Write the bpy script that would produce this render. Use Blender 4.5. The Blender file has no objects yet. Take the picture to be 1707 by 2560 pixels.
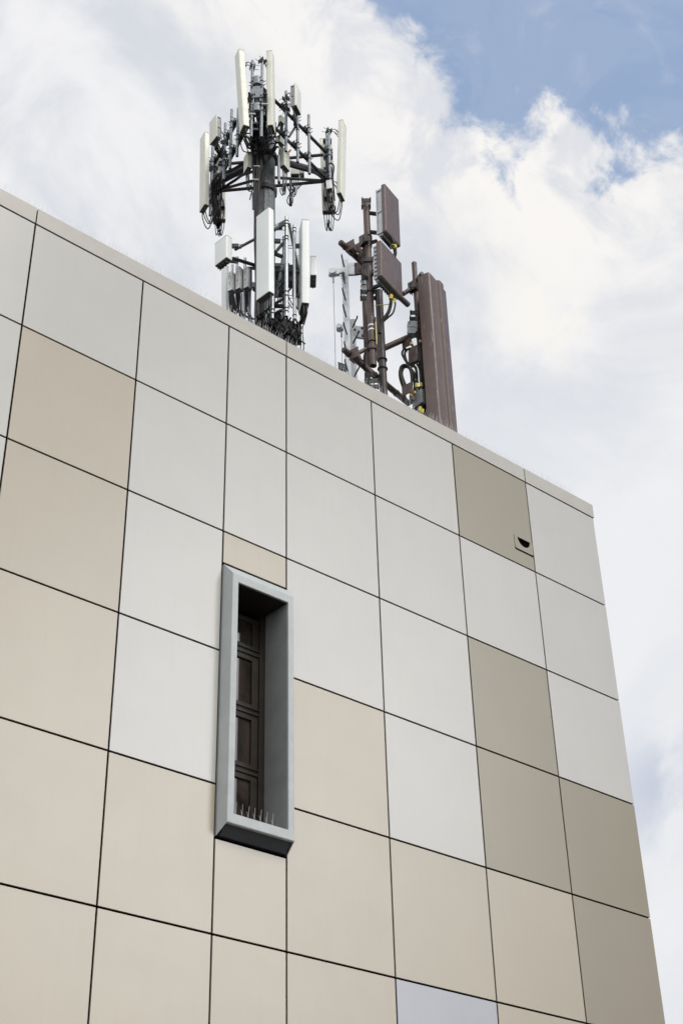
import bpy, math, random
from mathutils import Vector, Matrix
V3 = Vector
random.seed(7)
S = bpy.context.scene
COL = S.collection

# ------------------------------------------------------------------ camera, sky, sun, exposure
FW = V3((0.54955778, 0.61949484, 0.56054652))
RT = V3((0.75753693, -0.65243348, -0.02164162))
UP = V3((-0.35231244, -0.43652801, 0.82784011))
EYE = V3((0, 0, 1.6))
FPX = 3631.14
cd = bpy.data.cameras.new('camera'); cam = bpy.data.objects.new('camera', cd); COL.objects.link(cam)
cd.sensor_fit = 'VERTICAL'; cd.sensor_height = 24; cd.sensor_width = 24
cd.lens = FPX / 2560 * 24; cd.clip_end = 3000; cd.clip_start = 0.05
cam.matrix_world = Matrix.Translation(EYE) @ Matrix((RT, UP, -FW)).transposed().to_4x4()
S.camera = cam

SUN_EL, SUN_AZ = math.radians(50), math.radians(176)      # azimuth clockwise from +Y
sd = bpy.data.lights.new('sun', 'SUN'); sd.energy = 1.5; sd.angle = math.radians(16); sd.color = (1, .955, .89)
sun = bpy.data.objects.new('sun', sd); COL.objects.link(sun)
sdir = V3((math.sin(SUN_AZ) * math.cos(SUN_EL), math.cos(SUN_AZ) * math.cos(SUN_EL), math.sin(SUN_EL)))
sun.rotation_euler = sdir.to_track_quat('Z', 'Y').to_euler()
S.view_settings.view_transform = 'Standard'; S.view_settings.look = 'None'
S.view_settings.exposure = 0.15; S.view_settings.gamma = 1
S.cycles.max_bounces = 6


class NT:
    """small node-graph writer"""
    def __init__(s, tree): s.t = tree; tree.nodes.clear()
    def n(s, typ, **kw):
        o = s.t.nodes.new(typ)
        for k, v in kw.items(): setattr(o, k, v)
        return o
    def set(s, sock, v):
        if hasattr(v, 'is_output'): s.t.links.new(v, sock)
        elif v is not None: sock.default_value = v
    def m(s, op, a, b=None, c=None, clamp=False):
        o = s.n('ShaderNodeMath', operation=op, use_clamp=clamp)
        for i, v in enumerate((a, b, c)):
            if v is not None: s.set(o.inputs[i], v)
        return o.outputs[0]
    def dot(s, a, v):
        o = s.n('ShaderNodeVectorMath', operation='DOT_PRODUCT'); s.set(o.inputs[0], a); o.inputs[1].default_value = v
        return o.outputs['Value']
    def rng(s, v, a, b, c=0., d=1., smooth=True):
        o = s.n('ShaderNodeMapRange', interpolation_type='SMOOTHSTEP' if smooth else 'LINEAR')
        s.set(o.inputs['Value'], v)
        for k, x in zip(('From Min', 'From Max', 'To Min', 'To Max'), (a, b, c, d)): o.inputs[k].default_value = x
        return o.outputs[0]
    def noise(s, vec, scale, detail=4, rough=.5, dist=0.):
        o = s.n('ShaderNodeTexNoise'); s.set(o.inputs['Vector'], vec)
        o.inputs['Scale'].default_value = scale; o.inputs['Detail'].default_value = detail
        o.inputs['Roughness'].default_value = rough; o.inputs['Distortion'].default_value = dist
        return o.outputs['Fac']
    def mix(s, f, a, b, blend='MIX'):
        o = s.n('ShaderNodeMix', data_type='RGBA', blend_type=blend)
        s.set(o.inputs[0], f)
        for i, v in ((6, a), (7, b)):
            if isinstance(v, tuple): v = (*v[:3], 1)
            s.set(o.inputs[i], v)
        return o.outputs[2]


W = bpy.data.worlds.new('World'); S.world = W; W.use_nodes = True
g = NT(W.node_tree)
tc = g.n('ShaderNodeTexCoord').outputs['Generated']
sky = g.n('ShaderNodeTexSky', sky_type='NISHITA', sun_disc=False)
sky.sun_elevation = SUN_EL; sky.sun_rotation = SUN_AZ; sky.dust_density = 1; sky.ozone_density = 2
# a chart of the sky dome: two slanting axes round the cloud bank's middle
dF = g.m('MAXIMUM', g.dot(tc, FW), .05)
a_ = g.m('MULTIPLY_ADD', g.m('DIVIDE', g.dot(tc, RT), dF), 2.127, .5)
b_ = g.m('MULTIPLY_ADD', g.m('DIVIDE', g.dot(tc, UP), dF), -2.127, .75)
cv = g.n('ShaderNodeCombineXYZ'); g.set(cv.inputs[0], a_); g.set(cv.inputs[1], b_); chart = cv.outputs[0]
n1 = g.noise(tc, 9, 9, .58, .25); n2 = g.noise(tc, 3.2, 5, .5, .1); n3 = g.noise(tc, 24, 9, .62, .5)
edge = g.m('MULTIPLY', g.m('SUBTRACT', n1, .5), .30)
edge = g.m('ADD', edge, g.m('MULTIPLY', g.m('SUBTRACT', n3, .5), .16))


def blob(cx, cy, r):
    o = g.n('ShaderNodeVectorMath', operation='DISTANCE'); g.set(o.inputs[0], chart); o.inputs[1].default_value = (cx, cy, 0)
    return g.m('SUBTRACT', o.outputs['Value'], r)


s1 = g.m('ADD', g.m('MULTIPLY', g.m('SUBTRACT', a_, .435), .604), g.m('MULTIPLY', b_, -.797))
s_ = g.m('MINIMUM', s1, g.m('MULTIPLY_ADD', b_, -1.0, .29))
for bx in ((.838, .225, .060), (.79, .29, .085), (.74, .22, .03), (.965, .31, .072), (.55, .10, .05)):
    s_ = g.m('MINIMUM', s_, blob(*bx))
s_ = g.m('ADD', s_, edge)
blue = g.m('MULTIPLY', g.rng(s_, -.008, .038), g.rng(g.dot(tc, FW), .3, .6))
thin = g.m('MULTIPLY', g.rng(g.noise(tc, 14, 8, .62, 1.2), .52, .8), .35)
blue = g.m('MULTIPLY', g.m('MULTIPLY', blue, g.m('SUBTRACT', 1., thin)), .84)
# cloud tones: cool shaded bellies, warm bright heads near the rim
rim = g.rng(s_, -.20, .0)
shade = g.rng(g.noise(tc, 5.5, 9, .58, .6), .40, .60)
cool = g.mix(shade, (.715, .745, .80), (.93, .93, .945))
warm = g.mix(g.rng(g.noise(tc, 11, 9, .6, .6), .40, .56), (.77, .79, .84), (1.0, .975, .95))
low = g.m("MULTIPLY", g.rng(b_, .4, .8), .7)
cl = g.mix(rim, g.mix(low, cool, (.88, .895, .925)), warm)
pf = g.m('MULTIPLY', g.rng(blob(.80, .455, .0), .02, .13, 1, 0), g.rng(g.noise(tc, 12, 9, .6, .4), .45, .58))
cl = g.mix(pf, cl, (.99, .965, .93))
df = g.m('MULTIPLY', g.rng(blob(1.0, 1.17, .0), .03, .16, 1, 0), g.rng(g.noise(tc, 10, 9, .6, .4), .40, .62))
cl = g.mix(df, cl, (.60, .645, .76))
b1 = g.n('ShaderNodeBackground'); g.set(b1.inputs[0], sky.outputs[0]); b1.inputs[1].default_value = .15
b2 = g.n('ShaderNodeBackground'); g.set(b2.inputs[0], cl); b2.inputs[1].default_value = .86
# unseen bright and dim sky patches, added behind the camera to grade the wall
glow = g.m('MULTIPLY', g.rng(g.dot(tc, (.515, -.771, .375)), .95, .997), 5.2)
west_fill = g.m('MULTIPLY', g.rng(g.dot(tc, (-.80, -.40, .45)), .55, .95), .75)  # unseen brightening added to lift the antennas' left faces
dim = g.m('MULTIPLY', g.rng(g.dot(tc, (.80, -.42, .42)), .95, .995), -.92)
g.set(b2.inputs[1], g.m('MULTIPLY', g.m('ADD', g.m('ADD', 1., g.m('ADD', glow, west_fill)), dim), .86))
b3 = g.n('ShaderNodeBackground'); b3.inputs[0].default_value = (.40, .61, .96, 1); b3.inputs[1].default_value = .68   # thin bright haze veil
m0 = g.n('ShaderNodeMixShader'); m0.inputs[0].default_value = .5; g.set(m0.inputs[1], b1.outputs[0]); g.set(m0.inputs[2], b3.outputs[0])
mx = g.n('ShaderNodeMixShader'); g.set(mx.inputs[0], blue); g.set(mx.inputs[1], b2.outputs[0]); g.set(mx.inputs[2], m0.outputs[0])
g.set(g.n('ShaderNodeOutputWorld').inputs[0], mx.outputs[0])

# ------------------------------------------------------------------ materials


def mat(name, col, rough=.5, metal=0., spec=.5, var=.08, vscale=6., bump=0., bscale=200., streak=0., streak_col=None,
        rnd=0., speck=0., speck_col=(.8, .8, .8), coat=0., fleck=60, rvar=.07):
    m = bpy.data.materials.new(name); m.use_nodes = True; q = NT(m.node_tree)
    co = q.n('ShaderNodeTexCoord').outputs['Object']
    bs = q.n('ShaderNodeBsdfPrincipled'); out = q.n('ShaderNodeOutputMaterial'); q.set(out.inputs[0], bs.outputs[0])
    n = q.noise(co, vscale, 6, .6)
    c = q.mix(q.rng(n, .3, .7), tuple(x * (1 - var) for x in col), tuple(min(1, x * (1 + var)) for x in col))
    if streak:
        mp = q.n('ShaderNodeMapping'); q.set(mp.inputs[0], co); mp.inputs['Scale'].default_value = (14, 14, .7)
        st = q.m('MULTIPLY', q.rng(q.noise(mp.outputs[0], 2, 6, .6), .5, .75), streak)
        c = q.mix(st, c, streak_col or tuple(x * .55 for x in col))
    if speck:
        mp = q.n('ShaderNodeMapping'); q.set(mp.inputs[0], co); mp.inputs['Scale'].default_value = (1, 1, .10)
        sp = q.rng(q.noise(mp.outputs[0], fleck, 3, .6), 1 - speck, 1 - speck + .04)
        c = q.mix(sp, c, speck_col)
    if rnd:
        r = q.n('ShaderNodeObjectInfo').outputs['Random']
        hs = q.n('ShaderNodeHueSaturation'); q.set(hs.inputs['Color'], c)
        q.set(hs.inputs['Value'], q.rng(r, 0, 1, 1 - rnd, 1 + rnd, False)); c = hs.outputs[0]
    q.set(bs.inputs['Base Color'], c)
    q.set(bs.inputs['Roughness'], q.rng(q.noise(co, vscale * 3, 4, .6), .3, .7, max(0, rough - rvar), min(1, rough + rvar)))
    bs.inputs['Metallic'].default_value = metal; bs.inputs['Specular IOR Level'].default_value = spec
    bs.inputs['Coat Weight'].default_value = coat
    if bump:
        b = q.n('ShaderNodeBump'); b.inputs['Strength'].default_value = bump; b.inputs['Distance'].default_value = .002
        q.set(b.inputs['Height'], q.noise(co, bscale, 3, .6)); q.set(bs.inputs['Normal'], b.outputs[0])
    return m


PAN = dict(rough=.30, spec=1.0, rvar=.008, var=.025, vscale=1.3, streak=.05, bump=.12, bscale=260, rnd=.03)
mt_white = mat('panel_white', (.385, .38, .355), **PAN)
mt_beige = mat('panel_beige', (.315, .275, .205), **PAN)
mt_olive = mat('panel_olive', (.185, .16, .10), **PAN)
mt_tan = mat('panel_tan', (.195, .162, .110), **PAN)
mt_blue = mat('panel_bluegrey', (.275, .29, .325), **PAN)
mt_coping = mat('coping', (.36, .345, .31), rough=.4, spec=.8, var=.03, bump=.1)
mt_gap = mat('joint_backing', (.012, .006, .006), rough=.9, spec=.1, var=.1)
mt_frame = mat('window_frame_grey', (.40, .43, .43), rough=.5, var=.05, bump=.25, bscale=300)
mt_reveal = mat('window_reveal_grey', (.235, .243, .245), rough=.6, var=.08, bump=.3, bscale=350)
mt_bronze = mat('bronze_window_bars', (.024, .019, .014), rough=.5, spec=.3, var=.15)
mt_roof = mat('roof_felt', (.16, .16, .16), rough=.9, var=.2)
mt_blackout = mat('black_metal', (.012, .012, .014), rough=.5)
mt_flash = mat('shaded_flashing', (.035, .038, .042), rough=.5, var=.1)  # dark tone includes the shade under the window frame
mt_void = mat('void_black', (.003, .003, .003), rough=1, spec=0)
mt_wire = mat('stainless_wire', (.50, .50, .50), rough=.4, metal=.5)
mt_cream = mat('radome_cream', (.72, .725, .63), rough=.5, var=.04, vscale=2, bump=.08, streak=.30, streak_col=(.40, .39, .31), rnd=.03)
mt_pale = mat('radome_pale', (.80, .83, .81), rough=.45, var=.03, vscale=2, bump=.08, streak=.12, streak_col=(.48, .49, .46))
mt_light = mat('radio_light_grey', (.86, .86, .85), rough=.5, var=.08, vscale=9, streak=.2)
mt_under = mat('antenna_underside', (.115, .11, .085), rough=.7, var=.25, vscale=20)
mt_galv = mat('galvanised_pipe', (.235, .262, .29), rough=.5, metal=.25, var=.22, vscale=24, bump=.2, streak=.2)
mt_galv_l = mat('bright_galvanised', (.48, .51, .53), rough=.42, metal=.45, var=.14, vscale=20, streak=.15)
mt_steel_d = mat('weathered_steel', (.055, .058, .061), rough=.6, metal=.1, spec=.3, var=.3, vscale=14)
mt_rust = mat('dull_brown_steel', (.085, .066, .060), rough=.6, metal=.1, var=.25, vscale=14)
mt_pole = mat('monopole_steel', (.17, .19, .195), rough=.55, metal=.3, var=.3, vscale=9, bump=.3, bscale=90, streak=.55, streak_col=(.07, .08, .08))
mt_cable = mat('cable_rubber', (.010, .009, .010), rough=.5, spec=.25, var=.2, vscale=20)
mt_green = mat('green_lead', (.10, .16, .10), rough=.5)
mt_fin = mat('heat_sink', (.30, .32, .335), rough=.5, metal=.2, var=.12, vscale=20)
mt_brown = mat('brown_paint', (.108, .073, .063), rough=.42, var=.10, vscale=5, bump=.15, bscale=150, streak=.30,
               streak_col=(.11, .066, .055), speck=.325, speck_col=(.40, .37, .35), fleck=42)
mt_bpipe = mat('brown_pipe', (.085, .055, .047), rough=.5, var=.22, vscale=12, bump=.2, speck=.29, speck_col=(.38, .34, .32), fleck=40)
mt_dpipe = mat('dark_brown_pole', (.038, .029, .026), rough=.5, var=.25, vscale=12)
mt_bfin = mat('grey_radio_body', (.50, .52, .55), rough=.45, var=.08, vscale=12)
mt_yellow = mat('yellow_tape', (.50, .41, .05), rough=.5, var=.1)
mt_orange = mat('orange_tape', (.70, .36, .06), rough=.5, var=.1)
mt_whitetape = mat('white_tape', (.75, .75, .74), rough=.5)
mt_zinc = mat('zinc_ladder', (.58, .61, .63), rough=.4, metal=.35, var=.12, vscale=14, streak=.2)
mt_ground = mat('asphalt', (.075, .075, .075), rough=.95, var=.3, vscale=2, bump=.5, bscale=60)
mt_pave = mat('concrete_paving', (.22, .215, .20), rough=.9, var=.12, vscale=2)
m = bpy.data.materials.new('dark_glass'); m.use_nodes = True; q = NT(m.node_tree)
bs = q.n('ShaderNodeBsdfPrincipled'); q.set(q.n('ShaderNodeOutputMaterial').inputs[0], bs.outputs[0])
co = q.n('ShaderNodeTexCoord').outputs['Object']
q.set(bs.inputs['Base Color'], q.mix(q.rng(q.noise(co, 2.2, 3, .5, .6), .35, .7), (.004, .004, .004), (.052, .038, .029)))  # brown mottling paints reflections into the base colour
bs.inputs['Roughness'].default_value = .06; bs.inputs['Specular IOR Level'].default_value = .5
mt_glass = m

# ------------------------------------------------------------------ mesh helpers


class MB:
    def __init__(s): s.v = []; s.f = []
    def add(s, vs, fs):
        k = len(s.v); s.v += [tuple(x) for x in vs]; s.f += [tuple(i + k for i in f) for f in fs]; return s
    def prism(s, poly, up):
        """poly = list of points, extruded by vector up"""
        n = len(poly); up = V3(up)
        vs = [V3(p) for p in poly] + [V3(p) + up for p in poly]
        nrm = sum(((V3(poly[i]) - V3(poly[0])).cross(V3(poly[(i + 1) % n]) - V3(poly[0])) for i in range(1, n)), V3())
        if nrm.dot(up) < 0:
            vs = vs[:n][::-1] + vs[n:][::-1]
        fs = [tuple(range(n))[::-1], tuple(range(n, 2 * n))] + [(i, (i + 1) % n, n + (i + 1) % n, n + i) for i in range(n)]
        return s.add(vs, fs)
    def box(s, x0, x1, y0, y1, z0, z1):
        return s.prism([(x0, y0, z0), (x1, y0, z0), (x1, y1, z0), (x0, y1, z0)], (0, 0, z1 - z0))
    def obox(s, c, ax, ay, az):
        """oriented box from centre and half-axis vectors"""
        c, ax, ay, az = map(V3, (c, ax, ay, az))
        return s.prism([c - ax - ay - az, c + ax - ay - az, c + ax + ay - az, c - ax + ay - az], 2 * az)
    def tube(s, pts, r, n=10, caps=True):
        pts = [V3(p) for p in pts]; rs = r if isinstance(r, (list, tuple)) else [r] * len(pts)
        vs = []; fs = []; prev = None
        for i, p in enumerate(pts):
            t = (pts[min(i + 1, len(pts) - 1)] - pts[max(i - 1, 0)])
            if t.length < 1e-9: t = V3((0, 0, 1))
            t.normalize()
            if prev is None:
                a = t.orthogonal().normalized()
            else:
                a = (prev - t * prev.dot(t))
                a = a.normalized() if a.length > 1e-6 else t.orthogonal().normalized()
            prev = a; b = t.cross(a)
            for k in range(n):
                w = 2 * math.pi * k / n
                vs.append(p + (a * math.cos(w) + b * math.sin(w)) * rs[i])
        for i in range(len(pts) - 1):
            for k in range(n):
                k2 = (k + 1) % n
                fs.append((i * n + k, i * n + k2, (i + 1) * n + k2, (i + 1) * n + k))
        if caps:
            fs.append(tuple(range(n))[::-1]); fs.append(tuple(range((len(pts) - 1) * n, len(pts) * n)))
        return s.add(vs, fs)
    def build(s, name, material, parent=None, smooth=True, angle=35):
        me = bpy.data.meshes.new(name); me.from_pydata(s.v, [], s.f); me.materials.append(material); me.update()
        if smooth and len(me.polygons):
            me.polygons.foreach_set('use_smooth', [True] * len(me.polygons)); me.set_sharp_from_angle(angle=math.radians(angle))
        o = bpy.data.objects.new(name, me); COL.objects.link(o)
        if parent:
            o.parent = parent
            o.matrix_parent_inverse = Matrix.Translation(-world_loc(parent))
        return o


def world_loc(o):
    l = V3((0, 0, 0))
    # things are Empties with a location; parts keep their origin at the world origin
    return V3(o.location) if o.type == 'EMPTY' else l


def thing(name, loc, label, cat, group=None):
    o = bpy.data.objects.new(name, None); COL.objects.link(o); o.location = loc; o.empty_display_size = .2
    o['label'] = label; o['category'] = cat
    if group: o['group'] = group
    return o


def smooth_path(pts, k=5):
    pts = [V3(p) for p in pts]; P_ = [pts[0]] + pts + [pts[-1]]; out = []
    for i in range(1, len(P_) - 2):
        p0, p1, p2, p3 = P_[i - 1:i + 3]
        for j in range(k):
            t = j / k
            out.append(.5 * ((2 * p1) + (p2 - p0) * t + (2 * p0 - 5 * p1 + 4 * p2 - p3) * t * t + (3 * p1 - p0 - 3 * p2 + p3) * t ** 3))
    out.append(pts[-1]); return out


# sighting helpers: the survey of the masts was taken from one spot; each sight line is cut at a real distance or height
def ray(x, y):
    d = FW + RT * ((x - 853.5) / FPX) + UP * ((1280 - y) / FPX)
    return d / math.hypot(d.x, d.y)


def P(q_, d): return EYE + ray(*q_) * d
def onz(q_, z): d = ray(*q_); return EYE + d * ((z - EYE.z) / d.z)
def A(x, y): return (480 + x / 3.7333, 100 + y / 3.7333)
def B(x, y): return (500 + x / 4.9, 500 + y / 4.9)
def Cc(x, y): return (800 + x / 3.5632, 440 + y / 3.5632)


def zat(p, y):
    """height at which the plumb line through p meets image row y"""
    k = (1280 - y) / FPX; rel = V3((p.x, p.y, 0)) - V3((EYE.x, EYE.y, 0))
    # (rel+z e).UP = k (rel+z e).FW
    return EYE.z + (k * rel.dot(FW) - rel.dot(UP)) / (UP.z - k * FW.z)


def V(p, z): return V3((p.x, p.y, z))


def rounded(L, M_, R, r=.012, seg=3):
    """plan polygon of a box from corner M with neighbours L and R, rounded corners"""
    Q = L + R - M_; c4 = [M_, R, Q, L]; out = []
    for i in range(4):
        p = c4[i]; a = (c4[i - 1] - p); b = (c4[(i + 1) % 4] - p)
        rr = min(r, a.length * .45, b.length * .45); a = a.normalized() * rr; b = b.normalized() * rr
        for j in range(seg + 1):
            t = j / seg
            out.append(p + a * (1 - t) ** 2 + b * t ** 2)
    return out


def fit_box(fn, M_, L, R, top, d, lean='L', both=None):
    """corner M at horizontal distance d, L and R its neighbours at the same height, top = image of M's upper end"""
    m = P(fn(*M_), d); l = onz(fn(*L), m.z); r = onz(fn(*R), m.z)
    a, b = l - m, r - m
    if a.length > b.length:
        bn = V3((-a.y, a.x, 0)).normalized(); bn = bn if bn.dot(b) > 0 else -bn
        b = bn * max(b.dot(bn), .06)
    else:
        an = V3((-b.y, b.x, 0)).normalized(); an = an if an.dot(a) > 0 else -an
        a = an * max(a.dot(an), .06)
    n = (-b if lean == 'L' else -a).normalized()
    # solve  m + H z + s n = EYE + t ray
    ry = ray(*fn(*top)); K = Matrix(((0, n.x, -ry.x), (0, n.y, -ry.y), (1, n.z, -ry.z)))
    try:
        H, s_, t = K.inverted() @ (EYE - m)
    except ValueError:
        H, s_ = zat(m, fn(*top)[1]) - m.z, 0
    if abs(s_) > .13 * abs(H) or H <= 0:
        H = zat(m, fn(*top)[1]) - m.z; s_ = 0
    return m, a, b, V3((0, 0, H)) + n * s_


# ------------------------------------------------------------------ ground
o = MB().box(-900, 900, -900, 900, -.5, 0).build('ground', mt_ground); o['kind'] = 'structure'
o = MB().box(-60, 60, 4.8, 8.6, 0, .12).build('pavement', mt_pave); o['kind'] = 'structure'

# ------------------------------------------------------------------ the clad building
YW = 8.8                                             # outer face of the cladding
XS = [.2, 1.38, 2.55, 3.22 - .19, 4.208, 5.376, 6.393, 7.116, 8.267, 9.460, 10.633, 11.812]
ZS = [11.177, 9.967, 8.757, 7.546, 6.333, 5.122, 3.912, 2.702, 1.49, .28]
ZTOP = 11.375; XR = 11.812; YB = 22.0; G = .0085
bld = thing('clad_building', (5, YW, 0), 'large flat-roofed building clad in square white and beige panels with a slim window', 'building')
mb = MB()
mb.box(-12, 6.46, YW + .03, YW + .35, 0, ZTOP - .03); mb.box(7.06, XR - .03, YW + .03, YW + .35, 0, ZTOP - .03)
mb.box(6.46, 7.06, YW + .03, YW + .35, 0, 6.03); mb.box(6.46, 7.06, YW + .03, YW + .35, 8.24, ZTOP - .03)
mb.box(XR - .35, XR - .03, YW + .352, YB, 0, ZTOP - .03); mb.box(-12, XR - .352, YB - .3, YB, 0, ZTOP - .03)
mb.box(-12, -11.7, YW + .352, YB - .302, 0, ZTOP - .03)
mb.build('wall', mt_gap, bld)
MB().box(-11.69, XR - .36, YW + .36, YB - .31, 10.3, 10.5).build('roof', mt_roof, bld)
# floor/back of the room seen through the window
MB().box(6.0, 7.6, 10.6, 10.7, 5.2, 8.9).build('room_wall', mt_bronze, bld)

cmap = {3: 'WWWWWBBBB', 4: 'WBBBBBBBB', 5: 'WWWWBBBBB', 6: 'WWbBBBBBB', 7: 'WWWBBBBBB', 8: 'WWWWBUBBB', 9: 'OWOOOBBBB', 10: 'WWWOTTBBB'}
mm = {'W': mt_white, 'B': mt_beige, 'b': mt_beige, 'O': mt_olive, 'T': mt_tan, 'U': mt_blue}
cmap[8] = 'WWWWBUBBB'; cmap[9] = 'OWOOBBBBB'; cmap[10] = 'WWWOTTBBB'
names = {'W': None, 'B': 'beige cladding panel', 'b': 'short beige cladding panel above the window', 'O': 'darker olive-beige cladding panel',
         'T': 'dull tan cladding panel', 'U': 'bluish grey cladding panel'}


def panel(x0, x1, z0, z1, m_, y=YW, g0=G):
    x0 += g0; x1 -= g0; z0 += g0; z1 -= g0
    c = .0015
    mb = MB()
    pts = [(x0, z0), (x1, z0), (x1, z1), (x0, z1)]
    vs = [(x, y + .012, z) for x, z in pts] + [(x, y + c, z) for x, z in pts]
    vs += [(x0 + c, y, z0 + c), (x1 - c, y, z0 + c), (x1 - c, y, z1 - c), (x0 + c, y, z1 - c)]
    fs = [(3, 2, 1, 0)[::-1]]
    for a, b in ((0, 4), (4, 8)):
        for i in range(4): fs.append((a + i, a + (i + 1) % 4, b + (i + 1) % 4, b + i))
    fs.append((8, 9, 10, 11))
    mb.add(vs, fs)
    return mb


for ci in range(3, 11):
    for ri in range(9):
        key = cmap[ci][ri]; x0, x1 = XS[ci], XS[ci + 1]; z1, z0 = ZS[ri], ZS[ri + 1]
        if ci == 6 and ri in (3,): continue
        if ci == 6 and ri == 2: z0 = 8.425
        if ci == 6 and ri == 4: z1 = 5.885
        if ci == 6 and ri == 4 and z1 < z0: continue
        if ci == 9 and ri == 0:
            # this panel is notched for the overflow hatch
            hx, hz0, hz1 = 10.333, 10.150, 10.343
            a, b, c, d = x0 + G, x1 - G, z0 + G, z1 - G
            mb = MB()
            vs = []; 
            for yy in (YW, YW + .012):
                vs += [(a, yy, c), (b, yy, c), (b, yy, hz0), (hx, yy, hz0), (hx, yy, hz1), (b, yy, hz1), (b, yy, d), (a, yy, d)]
            fs = [(0, 1, 2, 3), (0, 3, 4, 7), (4, 5, 6, 7), (11, 10, 9, 8), (15, 12, 11, 8), (15, 14, 13, 12)]
            fs += [(i, i + 8, (i + 1) % 8 + 8, (i + 1) % 8) for i in range(8)]
            mb.add(vs, fs); o = mb.build('cladding_panel', mm[key], bld, smooth=False)
            o['label'] = 'olive-beige cladding panel notched for the small hatch'; continue
        o = panel(x0, x1, z0, z1, None).build('cladding_panel', mm[key], bld, smooth=False)
        if names[key]: o['label'] = names[key]
# row 4 (6.333 - 5.122) of the window bay starts under the window; the strip left of A and out of sight: one mesh
mb = MB()
for i in range(-10, 3):
    x1 = XS[3] - (2 - i) * 1.17; x0 = x1 - 1.17
    for ri in range(9): 
        p_ = panel(x0, x1, ZS[ri + 1], ZS[ri], None); mb.add(p_.v, p_.f)
o = mb.build('panel_field', mt_white, bld, smooth=False); o['kind'] = 'stuff'
# side return round the right-hand corner
mb = MB()
for j in range(11):
    y0 = YW + .002 + j * 1.2; y1 = y0 + 1.2
    for ri in range(9):
        mb.box(XR - .012, XR, y0 + G + .012, min(y1, YB) - G, ZS[ri + 1] + G, ZS[ri] - G)
mb.build('side_cladding', mt_white, bld, smooth=False)
# coping, jointed above every third panel
for x0, x1 in ((-12, 4.208), (4.208, 7.116), (7.116, 10.633), (10.633, XR + .012)):
    mb = MB(); x0 += .007; x1 -= .007 if x1 < XR else 0
    sec = [(YW - .002, ZS[0] + .010), (YW - .002, ZTOP - .003), (YW + .001, ZTOP + .001), (YW + .42, ZTOP - .02), (YW + .42, ZTOP - .14), (YW + .40, ZTOP - .14),
           (YW + .40, ZTOP - .04), (YW + .02, ZTOP - .025), (YW + .02, ZS[0] + .010)]
    mb.prism([(x0, y, z) for y, z in sec], (x1 - x0, 0, 0)); mb.build('coping', mt_coping, bld, smooth=False)
MB().box(XR - .40, XR + .010, YW + .425, YB + .01, ZS[0] + .010, ZTOP - .003).build('coping', mt_coping, bld, smooth=False)

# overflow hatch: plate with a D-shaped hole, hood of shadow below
vent = MB(); x0, x1, z0, z1 = 10.3365, 10.6265, 10.172, 10.340; cxh, rh = 10.488, .100; zc = 10.332
arc = [(cxh + rh * math.cos(math.pi + math.pi * i / 20), zc + rh * 1.02 * math.sin(math.pi + math.pi * i / 20)) for i in range(21)]
poly = [(x0, z1), (x0, z0), (x1, z0), (x1, z1), (arc[-1][0], z1)] + arc[::-1] + [(arc[0][0], z1)]
nn = len(poly)
# ring of quads between arc and outline keeps the hole clean
ys = (YW - .004, YW + .008)
outer = []
for i in range(21):
    t = i / 20
    per = [(x0, zc), (x0, z0), (x1, z0), (x1, zc)]
    s_ = t * 3; k = min(int(s_), 2); f_ = s_ - k
    outer.append((per[k][0] + (per[k + 1][0] - per[k][0]) * f_, per[k][1] + (per[k + 1][1] - per[k][1]) * f_))
for i in range(20):
    a, b, c, d = outer[i], outer[i + 1], arc[i + 1], arc[i]
    vent.add([(p[0], ys[0], p[1]) for p in (a, b, c, d)] + [(p[0], ys[1], p[1]) for p in (a, b, c, d)],
             [(0, 1, 2, 3), (7, 6, 5, 4), (2, 6, 7, 3), (0, 4, 5, 1)])
vp = vent.build('hatch_plate', mt_olive, bld, smooth=False); vp['label'] = 'small plate with a D-shaped hole'
MB().box(x0, x1, YW - .0035, YW + .008, zc + .0005, z1).build('plate_top', mt_olive, vp, smooth=False)
MB().prism([(x, YW + .0285, z) for x, z in arc], (0, -.012, 0)).build('opening_shade', mt_void, vp)  # black sheet painted in for the shade inside the hole
MB().box(x0 - .002, x1 + .002, YW + .006, YW + .02, 10.152, 10.171).build('plate_shadow', mt_gap, vp)  # dark strip standing in for the shadow along the plate's bottom edge

# window
win = MB()
fo = (6.422, 7.102, 5.984, 8.277); fi = (6.486, 7.040, 6.068, 8.198); wo = (6.404, 7.118, 5.903, 8.408)
YF = 8.68; YG = 9.04


def rect(r, y): return [(r[0], y, r[2]), (r[1], y, r[2]), (r[1], y, r[3]), (r[0], y, r[3])]


vs = rect(wo, YW + .02) + rect(wo, YW - .006) + rect(fo, YF + .004) + rect((fo[0] + .004, fo[1] - .004, fo[2] + .004, fo[3] - .004), YF) + \
    rect((fi[0] - .003, fi[1] + .003, fi[2] - .003, fi[3] + .003), YF) + rect(fi, YF + .004) + rect(fi, YF + .02)
fs = []
for k in range(6):
    for i in range(4):
        if not (k < 2 and i == 0): fs.append((k * 4 + i, k * 4 + (i + 1) % 4, (k + 1) * 4 + (i + 1) % 4, (k + 1) * 4 + i))
wf = win.add(vs, fs).build('window', mt_frame, bld, smooth=False)
wf['label'] = 'tall slim window in a projecting grey metal surround'
MB().prism([(fo[0] + .005, YW + .02, wo[2]), (fo[0] + .005, YW - .02, wo[2]), (fo[0] + .005, YF + .034, fo[2] - .0005), (fo[0] + .005, YF + .034, fo[2] + .03), (fo[0] + .005, YW + .02, fo[2] + .03)], (fo[1] - fo[0] - .020, 0, 0)).build('shaded_sill_flashing', mt_flash, wf, smooth=False)  # bottom bevel of the surround, its shade put into the dark colour
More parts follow.
